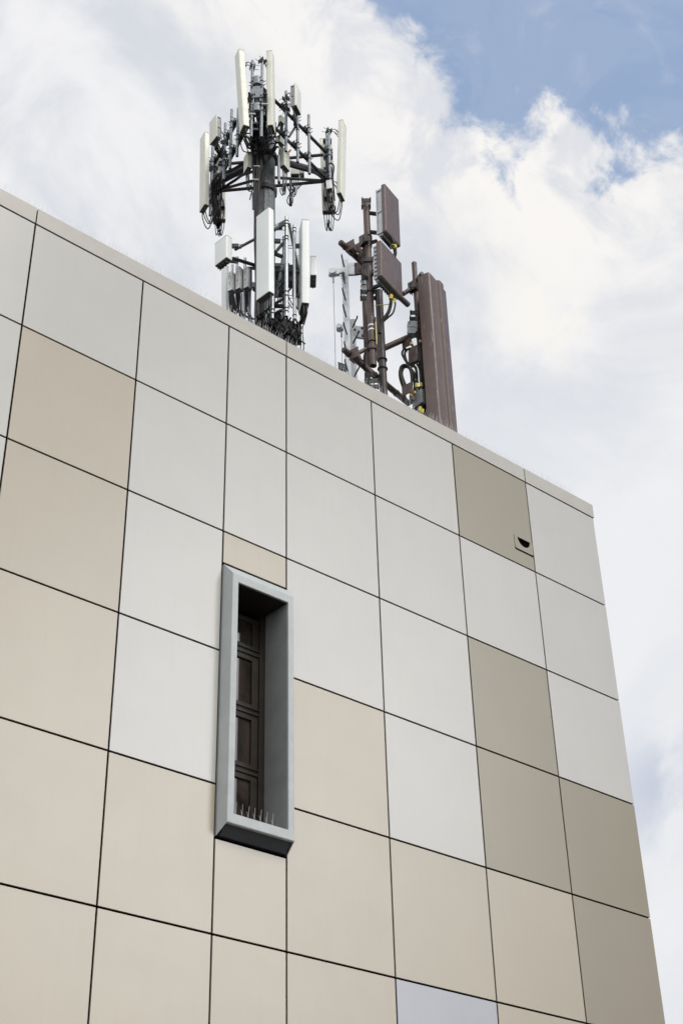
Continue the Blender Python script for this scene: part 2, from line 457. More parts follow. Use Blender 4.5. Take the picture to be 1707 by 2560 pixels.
MB().box(fo[0] + .001, fo[1] - .001, YF + .0045, YF + .0335, fo[2] - .0015, fo[2] + .03).build('drip_lip', mt_frame, wf, smooth=False)
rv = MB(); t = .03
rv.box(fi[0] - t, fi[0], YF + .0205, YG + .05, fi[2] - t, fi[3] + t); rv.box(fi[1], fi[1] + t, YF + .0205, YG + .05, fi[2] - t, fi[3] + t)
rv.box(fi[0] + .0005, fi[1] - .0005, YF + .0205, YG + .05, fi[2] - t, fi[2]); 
MB().box(fi[0] + .0005, fi[1] - .0005, YF + .0205, YG + .05, fi[3], fi[3] + t).build('shaded_soffit', mt_bronze, wf, smooth=False)  # lintel underside, darkened in colour for the shade at the recess top
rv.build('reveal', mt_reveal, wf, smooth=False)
gl = (fi[0], fi[1], fi[2], fi[3])
zb = [fi[2] + .03, 6.655, 7.215, 7.79, fi[3] - .03]
mb = MB()
mb.box(fi[1] - .062, fi[1] - .001, YG - .035, YG + .02, fi[2] + .001, fi[3] - .001); mb.box(fi[0] + .001, fi[0] + .062, YG - .035, YG + .02, fi[2] + .001, fi[3] - .001)
for z in zb[1:-1]:
    mb.box(fi[0] + .0625, fi[1] - .0625, YG - .03, YG + .02, z - .03, z + .012)
    mb.box(fi[0] + .0625, fi[1] - .0625, YG - .045, YG - .0305, z + .013, z + .022)
mb.box(fi[0] + .0625, fi[1] - .0625, YG - .03, YG + .02, fi[2] + .001, fi[2] + .04)
mb.build('mullion', mt_bronze, wf, smooth=False)
for k in range(4):
    za, zz = zb[k] + .014, zb[k + 1] - .031
    x0, x1 = fi[0] + .063, fi[1] - .063
    sm = MB()
    sm.box(x1 - .07, x1, YG - .018, YG - .002, za, zz); sm.box(x0, x0 + .05, YG - .018, YG - .002, za, zz)
    sm.box(x0 + .0505, x1 - .0705, YG - .018, YG - .002, za, za + .05); sm.box(x0 + .0505, x1 - .0705, YG - .018, YG - .002, zz - .05, zz)
    sm.build('sash', mt_bronze, wf, smooth=False)
    MB().box(x0, x1, YG, YG + .006, za, zz).build('pane', mt_glass, wf, smooth=False)


def spikes(x0, x1, y, z, h, step, r):
    mb = MB(); mb.box(x0, x1, y - .010, y + .010, z, z + .003)
    x = x0 + step * .3
    while x < x1:
        for dy in (-.035, .0, .04):
            lx = random.uniform(-.012, .012) + (.018 if dy else 0) * random.choice((-1, 1))
            mb.tube([(x, y, z), (x + lx, y + dy, z + h * random.uniform(.92, 1.05))], [r, r * .8], 4)
        x += step
    return mb


mb = MB(); x = fi[0] + .05
while x < fi[1] - .1:
    mb.tube([(x, YF + .045, fi[2]), (x + random.uniform(-.003, .003), YF + .03, fi[2] + .115)], .0015, 5)
    mb.tube([(x + .01, YF + .045, fi[2]), (x + .012, YF + .075, fi[2] + .085)], .0012, 5); x += .062
mb.box(fi[0] + .02, fi[1] - .1, YF + .035, YF + .055, fi[2] + .0005, fi[2] + .005)
mb.build('bird_spikes', mt_wire, wf)
for k in range(31):
    x0 = 2.4 + k * .305
    if x0 + .3 > XR: break
    spikes(x0, x0 + .3, YW + .045, ZTOP, .105, .033, .0008).build('bird_spikes', mt_wire, bld)

# ------------------------------------------------------------------ mast helpers


class Mast:
    def __init__(s, root): s.root = root
    def pipe(s, p, z0, z1, r=.027, m_=None, name='mounting_pipe', clamps=(), cm=None, cap=True, n=12, lean=(0, 0)):
        top = V3((p.x + lean[0], p.y + lean[1], z1))
        mb = MB().tube([V(p, z0), top], r, n)
        if cap: mb.tube([top, top + V3((0, 0, .006)), top + V3((0, 0, .012))], [r * 1.04, r * .95, r * .6], n)
        o = mb.build(name, m_ or mt_galv, s.root)
        MB().tube([V(p, z0 - .004), V(p, z0 + .01)], r * .86, n).build('open_end', mt_blackout, o)
        for z in clamps:
            c = MB(); c.tube([V(p, z - .007), V(p, z + .007)], r * 1.32, n)
            c.build('clamp_ring', cm or mt_steel_d, o)
        return o
    def bar(s, a, b, r=.03, m_=None, name='rail', n=12):
        return MB().tube([a, b], r, n).build(name, m_ or mt_steel_d, s.root)
    def cable(s, pts, r=.010, m_=None, name='cable', k=5, n=6):
        return MB().tube(smooth_path(pts, k), r, n).build(name, m_ or mt_cable, s.root)
    def clampset(s, p, z, face, w=.07, h=.11, m_=None):
        """saddle bracket between a vertical pipe and a rail: two plates and bolts"""
        f = V3((face.x, face.y, 0)).normalized(); sd_ = V3((-f.y, f.x, 0)); c = V(p, z)
        mb = MB()
        for d_ in (.04, .075):
            mb.obox(c + f * d_, sd_ * w, f * .005, V3((0, 0, h * .5)))
        for sx in (-1, 1):
            for sz in (-1, 1):
                q_ = c + sd_ * w * .8 * sx + V3((0, 0, h * .38 * sz)); mb.tube([q_ - f * .04, q_ + f * .11], .006, 6)
        return mb.build('clamp_bracket', m_ or mt_steel_d, s.root, smooth=False)
    def antenna(s, fn, M_, L, R, top, d, lean='L', m_=None, name='panel_antenna', rad=.014, ports=4, cab=True, ext=1.0, label=None, um=None, capm=True):
        m, a, b, up = fit_box(fn, M_, L, R, top, d, lean)
        up = up * ext
        poly = rounded(m + a, m, m + b, rad)
        o = MB().prism(poly, up).build(name, m_ or mt_cream, s.root)
        if label: o['label'] = label
        un = up.normalized()
        ins = [m + (a + b) / 2 + (p_ - (m + (a + b) / 2)) * .93 for p_ in poly]
        MB().prism([p_ - un * .012 for p_ in ins], un * .0125).build('base_plate', um or mt_under, o)
        if capm:
            cen = m + (a + b) / 2
            MB().prism([cen + (p_ - cen) * 1.012 + up for p_ in poly], un * .008).build('top_cap', mt_under, o)
        con = []
        for i in range(ports):
            t = (i + .7) / (ports + .4)
            for u in ((.33, .68) if min(a.length, b.length) > .12 and ports > 3 else (.5,)):
                base = m + (a * t + b * u if a.length > b.length else b * t + a * u)
                con.append(base)
        for c in con: MB().tube([c - un * .012, c - un * .07], [.013, .011], 8).build('connector', mt_blackout, o)
        return dict(o=o, m=m, a=a, b=b, up=up, con=[c - un * .06 for c in con])
    def drops(s, an, target, r=.008, sag=.25, k=None, jit=.05):
        """jumper leads from an antenna's connectors, looping down and up to a target point"""
        cs = an['con'] if k is None else an['con'][:k]
        for c in cs:
            t = target + V3([random.uniform(-jit, jit) for _ in range(3)])
            low = min(c.z, t.z) - sag * random.uniform(.6, 1.15)
            s.cable([c, c + V3((0, 0, -.09)), V3((c.x * .7 + t.x * .3, c.y * .7 + t.y * .3, low + .02)), V3((c.x * .35 + t.x * .65, c.y * .35 + t.y * .65, low)),
                     t + V3((0, 0, -.08)), t], r)


def jitter(p, s): return p + V3([random.uniform(-s, s) for _ in range(3)])


# ------------------------------------------------------------------ tall grey monopole with two antenna tiers
TC = V3((10.74, 13.84, 0))
tower = thing('cell_tower', (TC.x, TC.y, 10.5), 'tall grey steel monopole with two tiers of pale panel antennas and black cables', 'cell tower')
T = Mast(tower)
# locate the pole by two sights on its axis
pb = P(A(690, 1500), 17.45); TCX = V(pb, 0)
ztop = zat(TCX, A(0, 960)[1])
n = 12
pole = MB().tube([V(TCX, 10.5), V(TCX, 16), V(TCX, ztop)], [.205, .175, .150], n).build('pole', mt_pole, tower, angle=20)
MB().tube([V(TCX, ztop), V(TCX, ztop + .02)], .165, n).build('cap_plate', mt_pole, pole)
MB().tube([V(TCX, 10.5), V(TCX, 10.54)], .36, 16).build('base_flange', mt_pole, pole)
for z in (zat(TCX, A(0, 1105)[1]), zat(TCX, A(0, 1420)[1])):
    cb = MB().tube([V(TCX, z - .05), V(TCX, z + .05)], .19, 16); cb.build('pole_collar', mt_steel_d, tower)
ZU, ZL = 21.5, 20.82
N_, R_, L_ = (onz(A(610, 400), ZU), onz(A(1268, 1068), ZU), onz(A(204, 1168), ZU))
for a, b in ((N_, R_), (N_, L_), (L_, R_)):
    e = (b - a).normalized() * .1
    for z in (ZU, ZL):
        T.bar(V(a - e * 0, z), V(b + e * 0, z), .030, mt_rust if (a is L_) else mt_steel_d)
    mid = (V(a, ZL) + V(b, ZU)) / 2
for c in (N_, R_, L_):       # corner standoffs: radial arms from the pole, with a brace and a corner tube
    zc_ = (ZU + ZL) / 2 - .05
    T.bar(V(TCX, zc_ - .25), V(c, zc_ - .12), .062, mt_steel_d, 'standoff_arm')
    T.bar(V(TCX, ZL - .45), V(c, ZL), .026, mt_steel_d, 'brace')
    o = MB().tube([V(c, ZL - .10), V(c, ZU + .10)], .05, 12).build('corner_post', mt_steel_d, tower)
    for z in (ZU, ZL):
        MB().tube([V(c, z - .09), V(c, z + .09)], .088, 14).build('corner_sleeve', mt_galv, o)
# plates on the near corner
nf = (V(N_, 0) - TCX).normalized(); sdv = V3((-nf.y, nf.x, 0))
c = V(N_, (ZU + ZL) / 2 + .03) + nf * .06
o = MB().obox(c, sdv * .11, nf * .012, V3((0, 0, .14))).build('corner_plate', mt_galv, tower, smooth=False)
mb = MB()
for sx in (-1, 1):
    for sz in (-1, 1): q_ = c + sdv * .08 * sx + V3((0, 0, .11 * sz)); mb.tube([q_, q_ + nf * .03], .012, 6)
mb.build('bolts', mt_blackout, o)
# slanting struts seen on the right face
T.bar(P(A(975, 795), 16.9), P(A(905, 905), 16.75), .02, name='strut')
T.bar(onz(A(800, 840), ZL) - V3((0, 0, .02)), V(R_, ZL + .0), .02, name='strut')


def on_face(a, b, xcol):
    """point on rail a-b (height ZU) that appears in image column xcol"""
    lo, hi = a, b
    for _ in range(40):
        mid = (lo + hi) / 2; r_ = mid - EYE; x = 853.5 + FPX * r_.dot(RT) / r_.dot(FW)
        rl = lo - EYE; xl = 853.5 + FPX * rl.dot(RT) / rl.dot(FW)
        if (x - xcol) * (xl - xcol) > 0: lo = mid
        else: hi = mid
    return (lo + hi) / 2


def fpipe(side, x, ytop, ybot, clamps=(), r=.0255, off=.085, m_=None):
    a, b = (N_, L_) if side == 'L' else (N_, R_)
    q_ = on_face(a, b, A(x, 0)[0]); e = (b - a).normalized()
    nrm = V3((-e.y, e.x, 0)); nrm = nrm if nrm.dot(q_ - TCX) > 0 else -nrm
    p = q_ + nrm * off
    # keep the pipe in the sighted column after moving it off the rail
    for _ in range(6):
        r_ = V(p, ZU) - EYE; xx = 853.5 + FPX * r_.dot(RT) / r_.dot(FW); p = p + e * (1 if side == 'R' else -1) * (A(x, 0)[0] - xx) / 150
    zt, zbm = zat(p, A(0, ytop)[1]), zat(p, A(0, ybot)[1])
    T.pipe(p, zbm, zt, r, m_, clamps=[zat(p, A(0, y)[1]) for y in clamps])
    for z in (ZU, ZL):
        if zbm < z < zt: T.clampset(p, z, -nrm)
    return p, nrm, zt, zbm


PP = {}
for k, (sd_, x, yt, yb, cl_) in enumerate((('L', 565, 195, 905, (400, 440)), ('R', 654, 182, 905, (388, 428, 625, 662)), ('L', 372, 652, 1200, (772, 824, 1016, 1066)),
                                          ('L', 436, 640, 1085, (886, 936)), ('L', 313, 780, 1305, (895, 943, 1136, 1182)), ('L', 194, 960, 1640, (1142, 1184, 1400, 1450)),
                                          ('R', 878, 482, 1040, (605, 655, 850, 900)), ('R', 984, 705, 1142, (800, 840, 963, 1015)), ('R', 1090, 703, 1250, (825, 873, 1062, 1110)),
                                          ('R', 1280, 835, 1560, (1035, 1078, 1300, 1345)))):
    PP[k] = fpipe(sd_, x, yt, yb, cl_)
# panel antennas of the upper tier
ants = []
dP = lambda k: math.hypot(PP[k][0].x, PP[k][0].y)
a1 = T.antenna(A, (481, 787), (442, 872), (540, 800), (436, 84), 16.25, 'L', ports=3)
a2 = T.antenna(A, (755, 787), (781, 880), (700, 797), (745, 97), 16.35, 'L', ports=3)
a3 = T.antenna(A, (118, 1527), (68, 1608), (166, 1537), (122, 856), 17.75, 'R', ports=3)
a4 = T.antenna(A, (1388, 1419), (1428, 1505), (1345, 1427), (1405, 743), 17.85, 'L', ports=3)
# the two deep boxes with heat sinks behind their covers


def active(fn, M_, L, R, top, d, cover, coverm, finm, root, fins='L', lean='L', nr=2, name='active_antenna'):
    """box antenna: smooth cover in front, framed finned radio behind. cover = share of the side taken by the cover"""
    m, a, b, up = fit_box(fn, M_, L, R, top, d, lean)
    if fins == 'R': face, side = a, b
    else: face, side = b, a
    cv_ = side * cover
    o = MB().prism(rounded(m + face, m, m + cv_, .016), up).build(name, coverm, root)
    un = up.normalized()
    MB().prism([p_ - un * .012 for p_ in rounded(m + face * .97 + cv_ * .1, m + face * .03 + cv_ * .1, m + face * .03 + cv_ * .9, .006)], un * .0125).build('base_plate', mt_under, o)
    body = MB(); s0 = m + cv_ + face * .06 + up * .02; f2 = face * .88; r2 = side - cv_; u2 = up * .95
    body.prism([s0 + r2 * .02 + f2 * .04, s0 + f2 * .96 + r2 * .02, s0 + f2 * .96 + r2 * .85, s0 + f2 * .04 + r2 * .85], u2)
    e = f2.normalized()
    for sgn in (0, 1):                            # raised frame on each side face
        q_ = s0 + f2 * sgn + (e * .0 if sgn == 0 else -e * .0)
        for t0, t1 in ((0., .10), (.86, 1.)):
            body.prism([q_ + r2 * t0 - e * .004, q_ + r2 * t1 - e * .004, q_ + r2 * t1 + e * .012, q_ + r2 * t0 + e * .012], u2)
        for j in range(nr + 1):
            body.prism([q_ + r2 * .105 - e * .003, q_ + r2 * .855 - e * .003, q_ + r2 * .855 + e * .012, q_ + r2 * .105 + e * .012], u2 * .035) if j == 0 else \
                body.prism([q_ + r2 * .105 - e * .003 + u2 * (j / nr * .96), q_ + r2 * .855 - e * .003 + u2 * (j / nr * .96), q_ + r2 * .855 + e * .012 + u2 * (j / nr * .96), q_ + r2 * .105 + e * .012 + u2 * (j / nr * .96)], u2 * .035)
    for j in range(9):                            # fins on the back
        q_ = s0 + r2 * .86 + f2 * (.06 + j * .105); body.prism([q_, q_ + f2 * .02, q_ + f2 * .02 + r2 * .14, q_ + r2 * .14], u2)
    body.build('heat_sink', finm, o, smooth=False)
    MB().prism([s0 + r2 * .05 + f2 * .05 - un * .03, s0 + r2 * .8 + f2 * .05 - un * .03, s0 + r2 * .8 + f2 * .95 - un * .03, s0 + r2 * .05 + f2 * .95 - un * .03], un * .029).build('underside', mt_under if coverm is not mt_brown else mt_bfin, o)
    con = [s0 + r2 * .4 + f2 * (.15 + .1 * j) - un * .03 for j in range(6)]
    for c in con: MB().tube([c, c - un * .05], .012, 8).build('connector', mt_blackout, o)
    return dict(o=o, m=m, a=a, b=b, up=up, con=[c - un * .05 for c in con])


a5 = active(A, (232, 893), (164, 978), (286, 912), (228, 690), 17.0, .24, mt_cream, mt_fin, tower, 'R', 'R')
a6 = active(A, (973, 602), (1020, 700), (915, 612), (972, 400), 16.6, .38, mt_cream, mt_fin, tower, 'R', 'L')
# two panels at the far side of the ring, seen from behind
back = (TCX - V(EYE, 0)).normalized()
a7 = T.antenna(A, (1338, 1588), (1342, 1625), (1216, 1592), (1308, 918), 18.25, 'L', ports=5, ext=1)
a8 = T.antenna(A, (314, 1668), (316, 1706), (205, 1664), (312, 1020), 18.6, 'L', ports=5)
for an, x in ((a7, 1245), (a8, 272)):
    c = an['m'] + (an['b'] if an['b'].length > an['a'].length else an['a']) * .5
    tw = (V(EYE, 0) - V(c, 0)).normalized() * .10; c = c + tw
    z0, z1 = c.z + .12, c.z + an['up'].z * (.98 if an is a7 else .8)
    p = V3((c.x, c.y, 0)); o = MB().obox(V(p, (z0 + z1) / 2), V3((.022, -.022, 0)), V3((.02, .02, 0)), V3((0, 0, (z1 - z0) / 2))).build('square_post', mt_galv, tower, smooth=False)
    for j in range(9): MB().obox(V(p, z0 + (z1 - z0) * (.08 + j * .105)) + tw.normalized() * .03, V3((.006, -.006, 0)), tw.normalized() * .004, V3((0, 0, .010))).build('bolt_hole', mt_blackout, o)
    for t in (.06, .5, .94):
        q_ = V(p, z0 + (z1 - z0) * t); MB().obox(q_ - tw * .4, V3((.06, -.05, 0)), tw * .5, V3((0, 0, .012))).build('mount_strap', mt_steel_d, tower)
# tilt brackets at the pipe heads, tying each antenna to its pipe
for an, k, ts in ((a1, 0, (.86, .22)), (a2, 1, (.84, .24)), (a3, 5, (.62, .20)), (a4, 9, (.86, .12)), (a5, 4, (.7, .2)), (a6, 6, (.8, .3))):
    p = PP[k][0]; cen = an['m'] + (an['a'] + an['b']) / 2
    for t in ts:
        z = an['m'].z + an['up'].z * t; z = min(z, PP[k][2] - .05)
        qa = cen + an['up'] * ((z - an['m'].z) / an['up'].z); qb = V(p, z); dv = V3((qb.x - qa.x, qb.y - qa.y, 0))
        if dv.length < .02: continue
        dn = dv.normalized(); st = V3((-dn.y, dn.x, 0)); mb = MB()
        hw = min(an['a'].length, an['b'].length) * .5
        q0 = qa + dn * hw * .9
        for sg in (-1, 1):
            mid = (q0 + qb) / 2 + V3((0, 0, .07)) + st * .03 * sg
            mb.tube([q0 + st * .03 * sg, mid, qb + st * .03 * sg + V3((0, 0, .02))], .007, 6)
            mb.tube([q0 + st * .03 * sg - V3((0, 0, .08)), mid], .006, 6)
            mb.tube([qb + st * .045 * sg - dn * .06, qb + st * .045 * sg + dn * .12], .0045, 6)
        mb.obox(qb - dn * .036, st * .06, dn * .006, V3((0, 0, .045))); mb.obox(qb + dn * .036, st * .06, dn * .006, V3((0, 0, .045)))
        mb.build('tilt_bracket', mt_steel_d, tower, smooth=False)

# remote radio boxes round the pole head
RR = []
for (M_, L, R, tp, d, mt_, w) in (((518, 1178), (480, 1245), (562, 1192), (520, 1035), 17.0, mt_cream, 'L'), ((860, 1160), (915, 1225), (812, 1178), (858, 1000), 17.1, mt_cream, 'L'),
                                  ((822, 940), (866, 985), (785, 952), (820, 880), 17.1, mt_cream, 'L'), ((1000, 1245), (1003, 1292), (920, 1248), (1000, 1195), 17.9, mt_cream, 'L'),
                                  ((828, 755), (865, 785), (797, 762), (826, 695), 17.0, mt_cream, 'L'), ((1305, 1378), (1322, 1415), (1252, 1388), (1302, 1302), 17.6, mt_light, 'L'),
                                  ((303, 1545), (312, 1565), (262, 1550), (303, 1485), 18.2, mt_light, 'L'), ((1040, 1240), (1048, 1285), (1002, 1250), (1040, 1190), 18.0, mt_fin, 'L'),
                                  ((300, 1120), (318, 1150), (240, 1130), (300, 1090), 18.3, mt_galv, 'L'), ((395, 1000), (420, 1040), (345, 1010), (393, 920), 17.9, mt_cream, 'L')):
    an = T.antenna(A, M_, L, R, tp, d, w, m_=mt_, name='radio_unit', rad=.006, ports=4, capm=False)
    RR.append(an)
# the near post cluster under the head
hub = V(TCX, ztop - .25)
for an, sg in zip((a1, a2), (.12, .12)): T.drops(an, P(A(605, 1000), 16.95), .009, sg, jit=.08)
T.drops(a3, P(A(205, 1600), 18.0), .010, .32); T.drops(a4, P(A(1320, 1590), 18.0), .009, .18)
T.drops(a5, P(A(300, 1050), 17.4), .009, .12); T.drops(a6, P(A(960, 790), 16.85), .009, .05)
T.drops(a7, P(A(1265, 1690), 18.1), .008, .12, k=7, jit=.03); T.drops(a8, P(A(262, 1745), 18.45), .008, .10, k=7, jit=.03)
for an, tg, sg in ((RR[0], P(A(560, 1340), 17.1), .12), (RR[1], P(A(850, 1370), 17.2), .15), (RR[2], P(A(800, 1080), 17.1), .05), (RR[4], P(A(830, 860), 17.0), .03),
                   (RR[5], P(A(1320, 1540), 17.8), .05), (RR[3], P(A(930, 1380), 17.8), .05)):
    T.drops(an, tg, .008, sg, k=5, jit=.06)


def sight(fn, pts): return [P(fn(x, y), d) for x, y, d in pts]


# feeder bundle down the left flank of the pole
for k in range(22):
    dx = random.uniform(-30, 30); d = 17.05 + random.uniform(-.12, .12)
    pts = [(570 + random.uniform(-30, 120), random.uniform(650, 860), 16.8), (590 + dx * 1.6, 930, d - .1), (600 + dx * 1.3, 1100, d), (600 + dx, 1300, d + .03), (602 + dx * .75, 1480, d + .06),
           (600 + dx * .55, 1640, d + .1), (598 + dx * .5, 1850, d + .14), (606 + dx * .5, 2150, d + .14), (612 + dx * .5, 2700, d + .14)]
    T.cable(sight(A, pts), random.choice((.009, .011, .014)), k=4)
# crossing strands over the pole face
for k in range(5):
    o_ = random.uniform(-10, 10)
    T.cable(sight(A, [(780 + o_, 1010, 17.1), (740 + o_, 1080, 17.15), (690 + o_, 1150, 17.15), (655 + o_, 1260, 17.16), (630 + o_, 1380, 17.14), (612 + o_, 1520, 17.16), (604, 1680, 17.2)]), .009, k=4)
for k in range(34):           # the thicket at the head
    c = V3(P(A(random.uniform(560, 800), random.uniform(800, 1080)), random.uniform(16.8, 17.4)))
    w = random.uniform(.06, .22); h = random.uniform(.12, .35)
    e = V3((random.uniform(-1, 1), random.uniform(-1, 1), 0)).normalized() * w
    T.cable([c - e + V3((0, 0, h)), jitter(c - e * .8, .03), jitter(c - V3((0, 0, .08)), .03), jitter(c + e * .7, .03), c + e * 1.1 + V3((0, 0, random.uniform(-.1, h)))], random.choice((.010, .014, .020)), k=4)
# sleeves of black conduit up to the near posts
for x in (545, 560, 690, 700, 580, 672):
    o_ = random.uniform(-4, 4)
    T.cable(sight(A, [(x + o_, 500, 16.3), (x + o_ * 2, 560, 16.35), (x - 5, 680, 16.4), (x * .8 + 122, 800, 16.6), (x * .6 + 246, 930, 16.9), (610, 1080, 17.0)]), .014, k=4)
T.cable(sight(A, [(672, 590, 16.35), (668, 520, 16.3), (678, 475, 16.25), (692, 490, 16.25), (694, 580, 16.3), (690, 720, 16.4)]), .013)
T.cable(sight(A, [(560, 590, 16.35), (545, 520, 16.3), (532, 490, 16.25), (533, 530, 16.3), (545, 620, 16.35), (550, 730, 16.4)]), .013)
# trunk cables along the arms
for k in range(4):
    o_ = k * 7
    T.cable(sight(A, [(780, 1150 + o_, 17.3), (920, 1155 + o_, 17.5), (1050, 1185 + o_, 17.7), (1140, 1225 + o_, 17.8), (1200, 1265 + o_, 17.9), (1250, 1330 + o_, 17.95), (1290, 1450, 18.0), (1300, 1600, 18.05)]), .012, k=4)
    T.cable(sight(A, [(560, 1110 + o_, 17.3), (470, 1150 + o_, 17.5), (380, 1200 + o_, 17.7), (290, 1235 + o_, 17.9), (215, 1280 + o_, 18.0), (188 + o_, 1390, 18.05), (192 + o_, 1540, 18.1), (205 + o_, 1720, 18.2)]), .012, k=4)
    T.cable(sight(A, [(600, 1210 + o_, 17.2), (480, 1245 + o_, 17.5), (400, 1300 + o_, 17.8), (330, 1345 + o_, 18.0), (265, 1400 + o_, 18.1), (215 + o_, 1480, 18.15), (225 + o_ * 2, 1650, 18.25)]), .010, k=4)
for k in range(9):
    x = 190 + k * 12
    T.cable(sight(A, [(x + 40, 1240, 18.0), (x + random.uniform(-15, 15), 1330, 18.0), (x + random.uniform(-15, 15), 1450, 18.1), (x + random.uniform(-15, 20), 1570, 18.15), (215 + k * 8, 1700, 18.2), (240 + random.uniform(-10, 15), 1760, 18.3)]), .010, k=4)
for k in range(5):
    x = 1245 + k * 16
    T.cable(sight(A, [(x, 1215, 17.9), (x + random.uniform(-12, 12), 1290, 17.9), (x + random.uniform(-12, 12), 1400, 17.95), (x + random.uniform(-12, 12), 1500, 18.0), (1265 + k * 12, 1610, 18.05)]), .009, k=4)
T.cable(sight(A, [(1270, 1235, 17.55), (1262, 1190, 17.5), (1275, 1160, 17.5), (1300, 1150, 17.5), (1320, 1170, 17.5), (1322, 1215, 17.55), (1312, 1290, 17.6), (1322, 1400, 17.65), (1330, 1500, 17.8)]), .013)
# dangling whip and its looped lead under the right rail
o = T.bar(P(A(920, 1290), 17.8), P(A(918, 1480), 17.8), .020, mt_galv, 'hanging_whip')
T.bar(P(A(920, 1480), 17.8), P(A(921, 1545), 17.8), .026, mt_blackout, 'whip_tip')
T.cable(sight(A, [(912, 1545, 17.75), (888, 1510, 17.75), (900, 1460, 17.75), (925, 1430, 17.75), (955, 1400, 17.75), (958, 1380, 17.75), (935, 1360, 17.75)]), .009)
T.cable(sight(A, [(930, 1540, 17.75), (942, 1490, 17.75), (925, 1440, 17.75), (905, 1400, 17.75), (890, 1360, 17.75)]), .009)
o = T.bar(P(A(808, 1080), 16.9), P(A(812, 1325), 16.9), .024, mt_galv, 'hanging_whip')
T.bar(P(A(812, 1322), 16.9), P(A(813, 1335), 16.9), .025, mt_blackout, 'whip_tip')
T.bar(P(A(570, 1430), 17.6), P(A(574, 1580), 17.6), .022, mt_galv, 'hanging_whip')
# second tag ends
for pts in (((540, 1490), (555, 1430), (570, 1380)), ((780, 1450), (770, 1380), (762, 1300)), ((868, 1425), (862, 1370), (850, 1300)), ((990, 1390), (1010, 1360), (1040, 1345))):
    T.cable([P(A(*q_), 17.2) for q_ in pts], .010)
T.cable(sight(A, [(985, 1330, 17.7), (995, 1385, 17.7)]), .004)
MB().tube([P(A(905, 1045), 17.3), P(A(922, 1025), 17.3)], .018, 8).build('orange_marker', mt_orange, tower)
for pts in (((812, 740), (830, 800), (838, 850)), ((640, 960), (648, 1000), (640, 1070)), ((300, 1080), (330, 1150), (300, 1200))):
    T.cable([P(A(*q_), 17.2) for q_ in pts], .006, mt_green)
for q_, d in (((562, 690), 16.3), ((585, 770), 16.5), ((588, 830), 16.6), ((680, 598), 16.25), ((590, 1304), 16.95), ((604, 1180), 16.95)):
    c = P(A(*q_), d); MB().obox(c, V3((.045, -.035, 0)), V3((.01, .01, 0)), V3((0, 0, .006))).build('cable_tie', mt_whitetape, tower)

# ---------------- lower tier (sighted in B)
b1 = T.antenna(B, (850, 1110), (680, 1235), (905, 1166), (845, 85), 16.6, 'R', m_=mt_pale, ports=6, rad=.03, label='largest pale panel antenna, in front of the pole')
b2 = T.antenna(B, (1340, 1262), (1300, 1420), (1246, 1250), (1338, 250), 17.1, 'R', m_=mt_pale, ports=5, rad=.02)
b3 = T.antenna(B, (326, 695), (178, 808), (405, 738), (325, 430), 17.0, 'R', m_=mt_pale, ports=4, rad=.02)
b4 = T.antenna(B, (1350, 915), (1345, 1075), (1424, 950), (1352, 690), 18.4, 'L', m_=mt_pale, ports=3, rad=.015)
b5 = T.antenna(B, (322, 1600), (258, 1640), (372, 1622), (322, 800), 17.9, 'L', m_=mt_pale, ports=3, rad=.02)
b6 = T.antenna(B, (1238, 900), (1240, 960), (1212, 905), (1238, 680), 17.6, 'L', m_=mt_pale, ports=2, rad=.01)
QQ = {}
for k, (x, yt, yb, cl_, d, r, mt_) in enumerate(((1058, 210, 1430, (262, 300, 450, 487, 1128, 1178, 1330, 1368), 17.0, .030, mt_galv_l), (1156, 315, 1522, (350, 390, 1415, 1470), 17.2, .026, mt_galv_l),
                                                (888, 1110, 1455, (1345, 1390), 16.9, .024, mt_galv_l), (1024, 455, 1650, (570,), 17.6, .022, mt_galv), (447, 702, 1500, (), 17.7, .024, mt_galv_l),
                                                (545, 716, 1500, (775,), 17.6, .024, mt_galv_l), (505, 1150, 1600, (), 17.8, .016, mt_galv_l), (1240, 1180, 2100, (), 17.8, .022, mt_galv_l),
                                                (388, 800, 1550, (), 17.8, .024, mt_galv_l), (610, 860, 1600, (), 17.7, .024, mt_galv_l))):
    p = P(B(x, (yt + yb) / 2), d); QQ[k] = p
    T.pipe(p, zat(p, B(0, yb)[1]), zat(p, B(0, yt)[1]), r, mt_, clamps=[zat(p, B(0, y)[1]) for y in cl_])
# three white radio units with mesh fronts
for (x, yb, yt, w) in ((338, 1118, 882, 54), (432, 1098, 826, 54), (530, 1082, 830, 56)):
    an = T.antenna(B, (x + w, yb - 28), (x, yb), (x + w + 26, yb - 16), (x + w, yt - 18), 17.5, 'R', m_=mt_light, name='radio_unit', rad=.004, ports=4, capm=False, label='white radio unit with a perforated front')
    m_, a, b, up = an['m'], an['a'], an['b'], an['up']; nf2 = (-b).normalized(); mb = MB()
    for (u, v, du, dv_) in ((.2, .78, .55, .012), (.3, .62, .03, .12), (.72, .5, .03, .2), (.42, .33, .18, .06), (.25, .9, .5, .01), (.5, .22, .3, .01), (.3, .12, .05, .03), (.7, .1, .05, .03), (.62, .42, .2, .01), (.55, .7, .2, .01)):
        q_ = m_ + a * (1 - u - du) + up * v + nf2 * .001
        mb.prism([q_, q_ + a * du, q_ + a * du + nf2 * .004, q_ + nf2 * .004], up * dv_)
    mb.build('front_slots', mt_steel_d, an['o'], smooth=False)
    T.drops(an, P(B(x + 60, yb + 260), 17.6), .010, .05, jit=.06)
    mb = MB()
    q_ = m_ + b * 1.02
    for j in range(5): s1_ = m_ + b * (1.05 + j * .22); mb.prism([s1_, s1_ + a, s1_ + a + b * .06, s1_ + b * .06], up)
    mb.build('cooling_fins', mt_fin, an['o'], smooth=False)
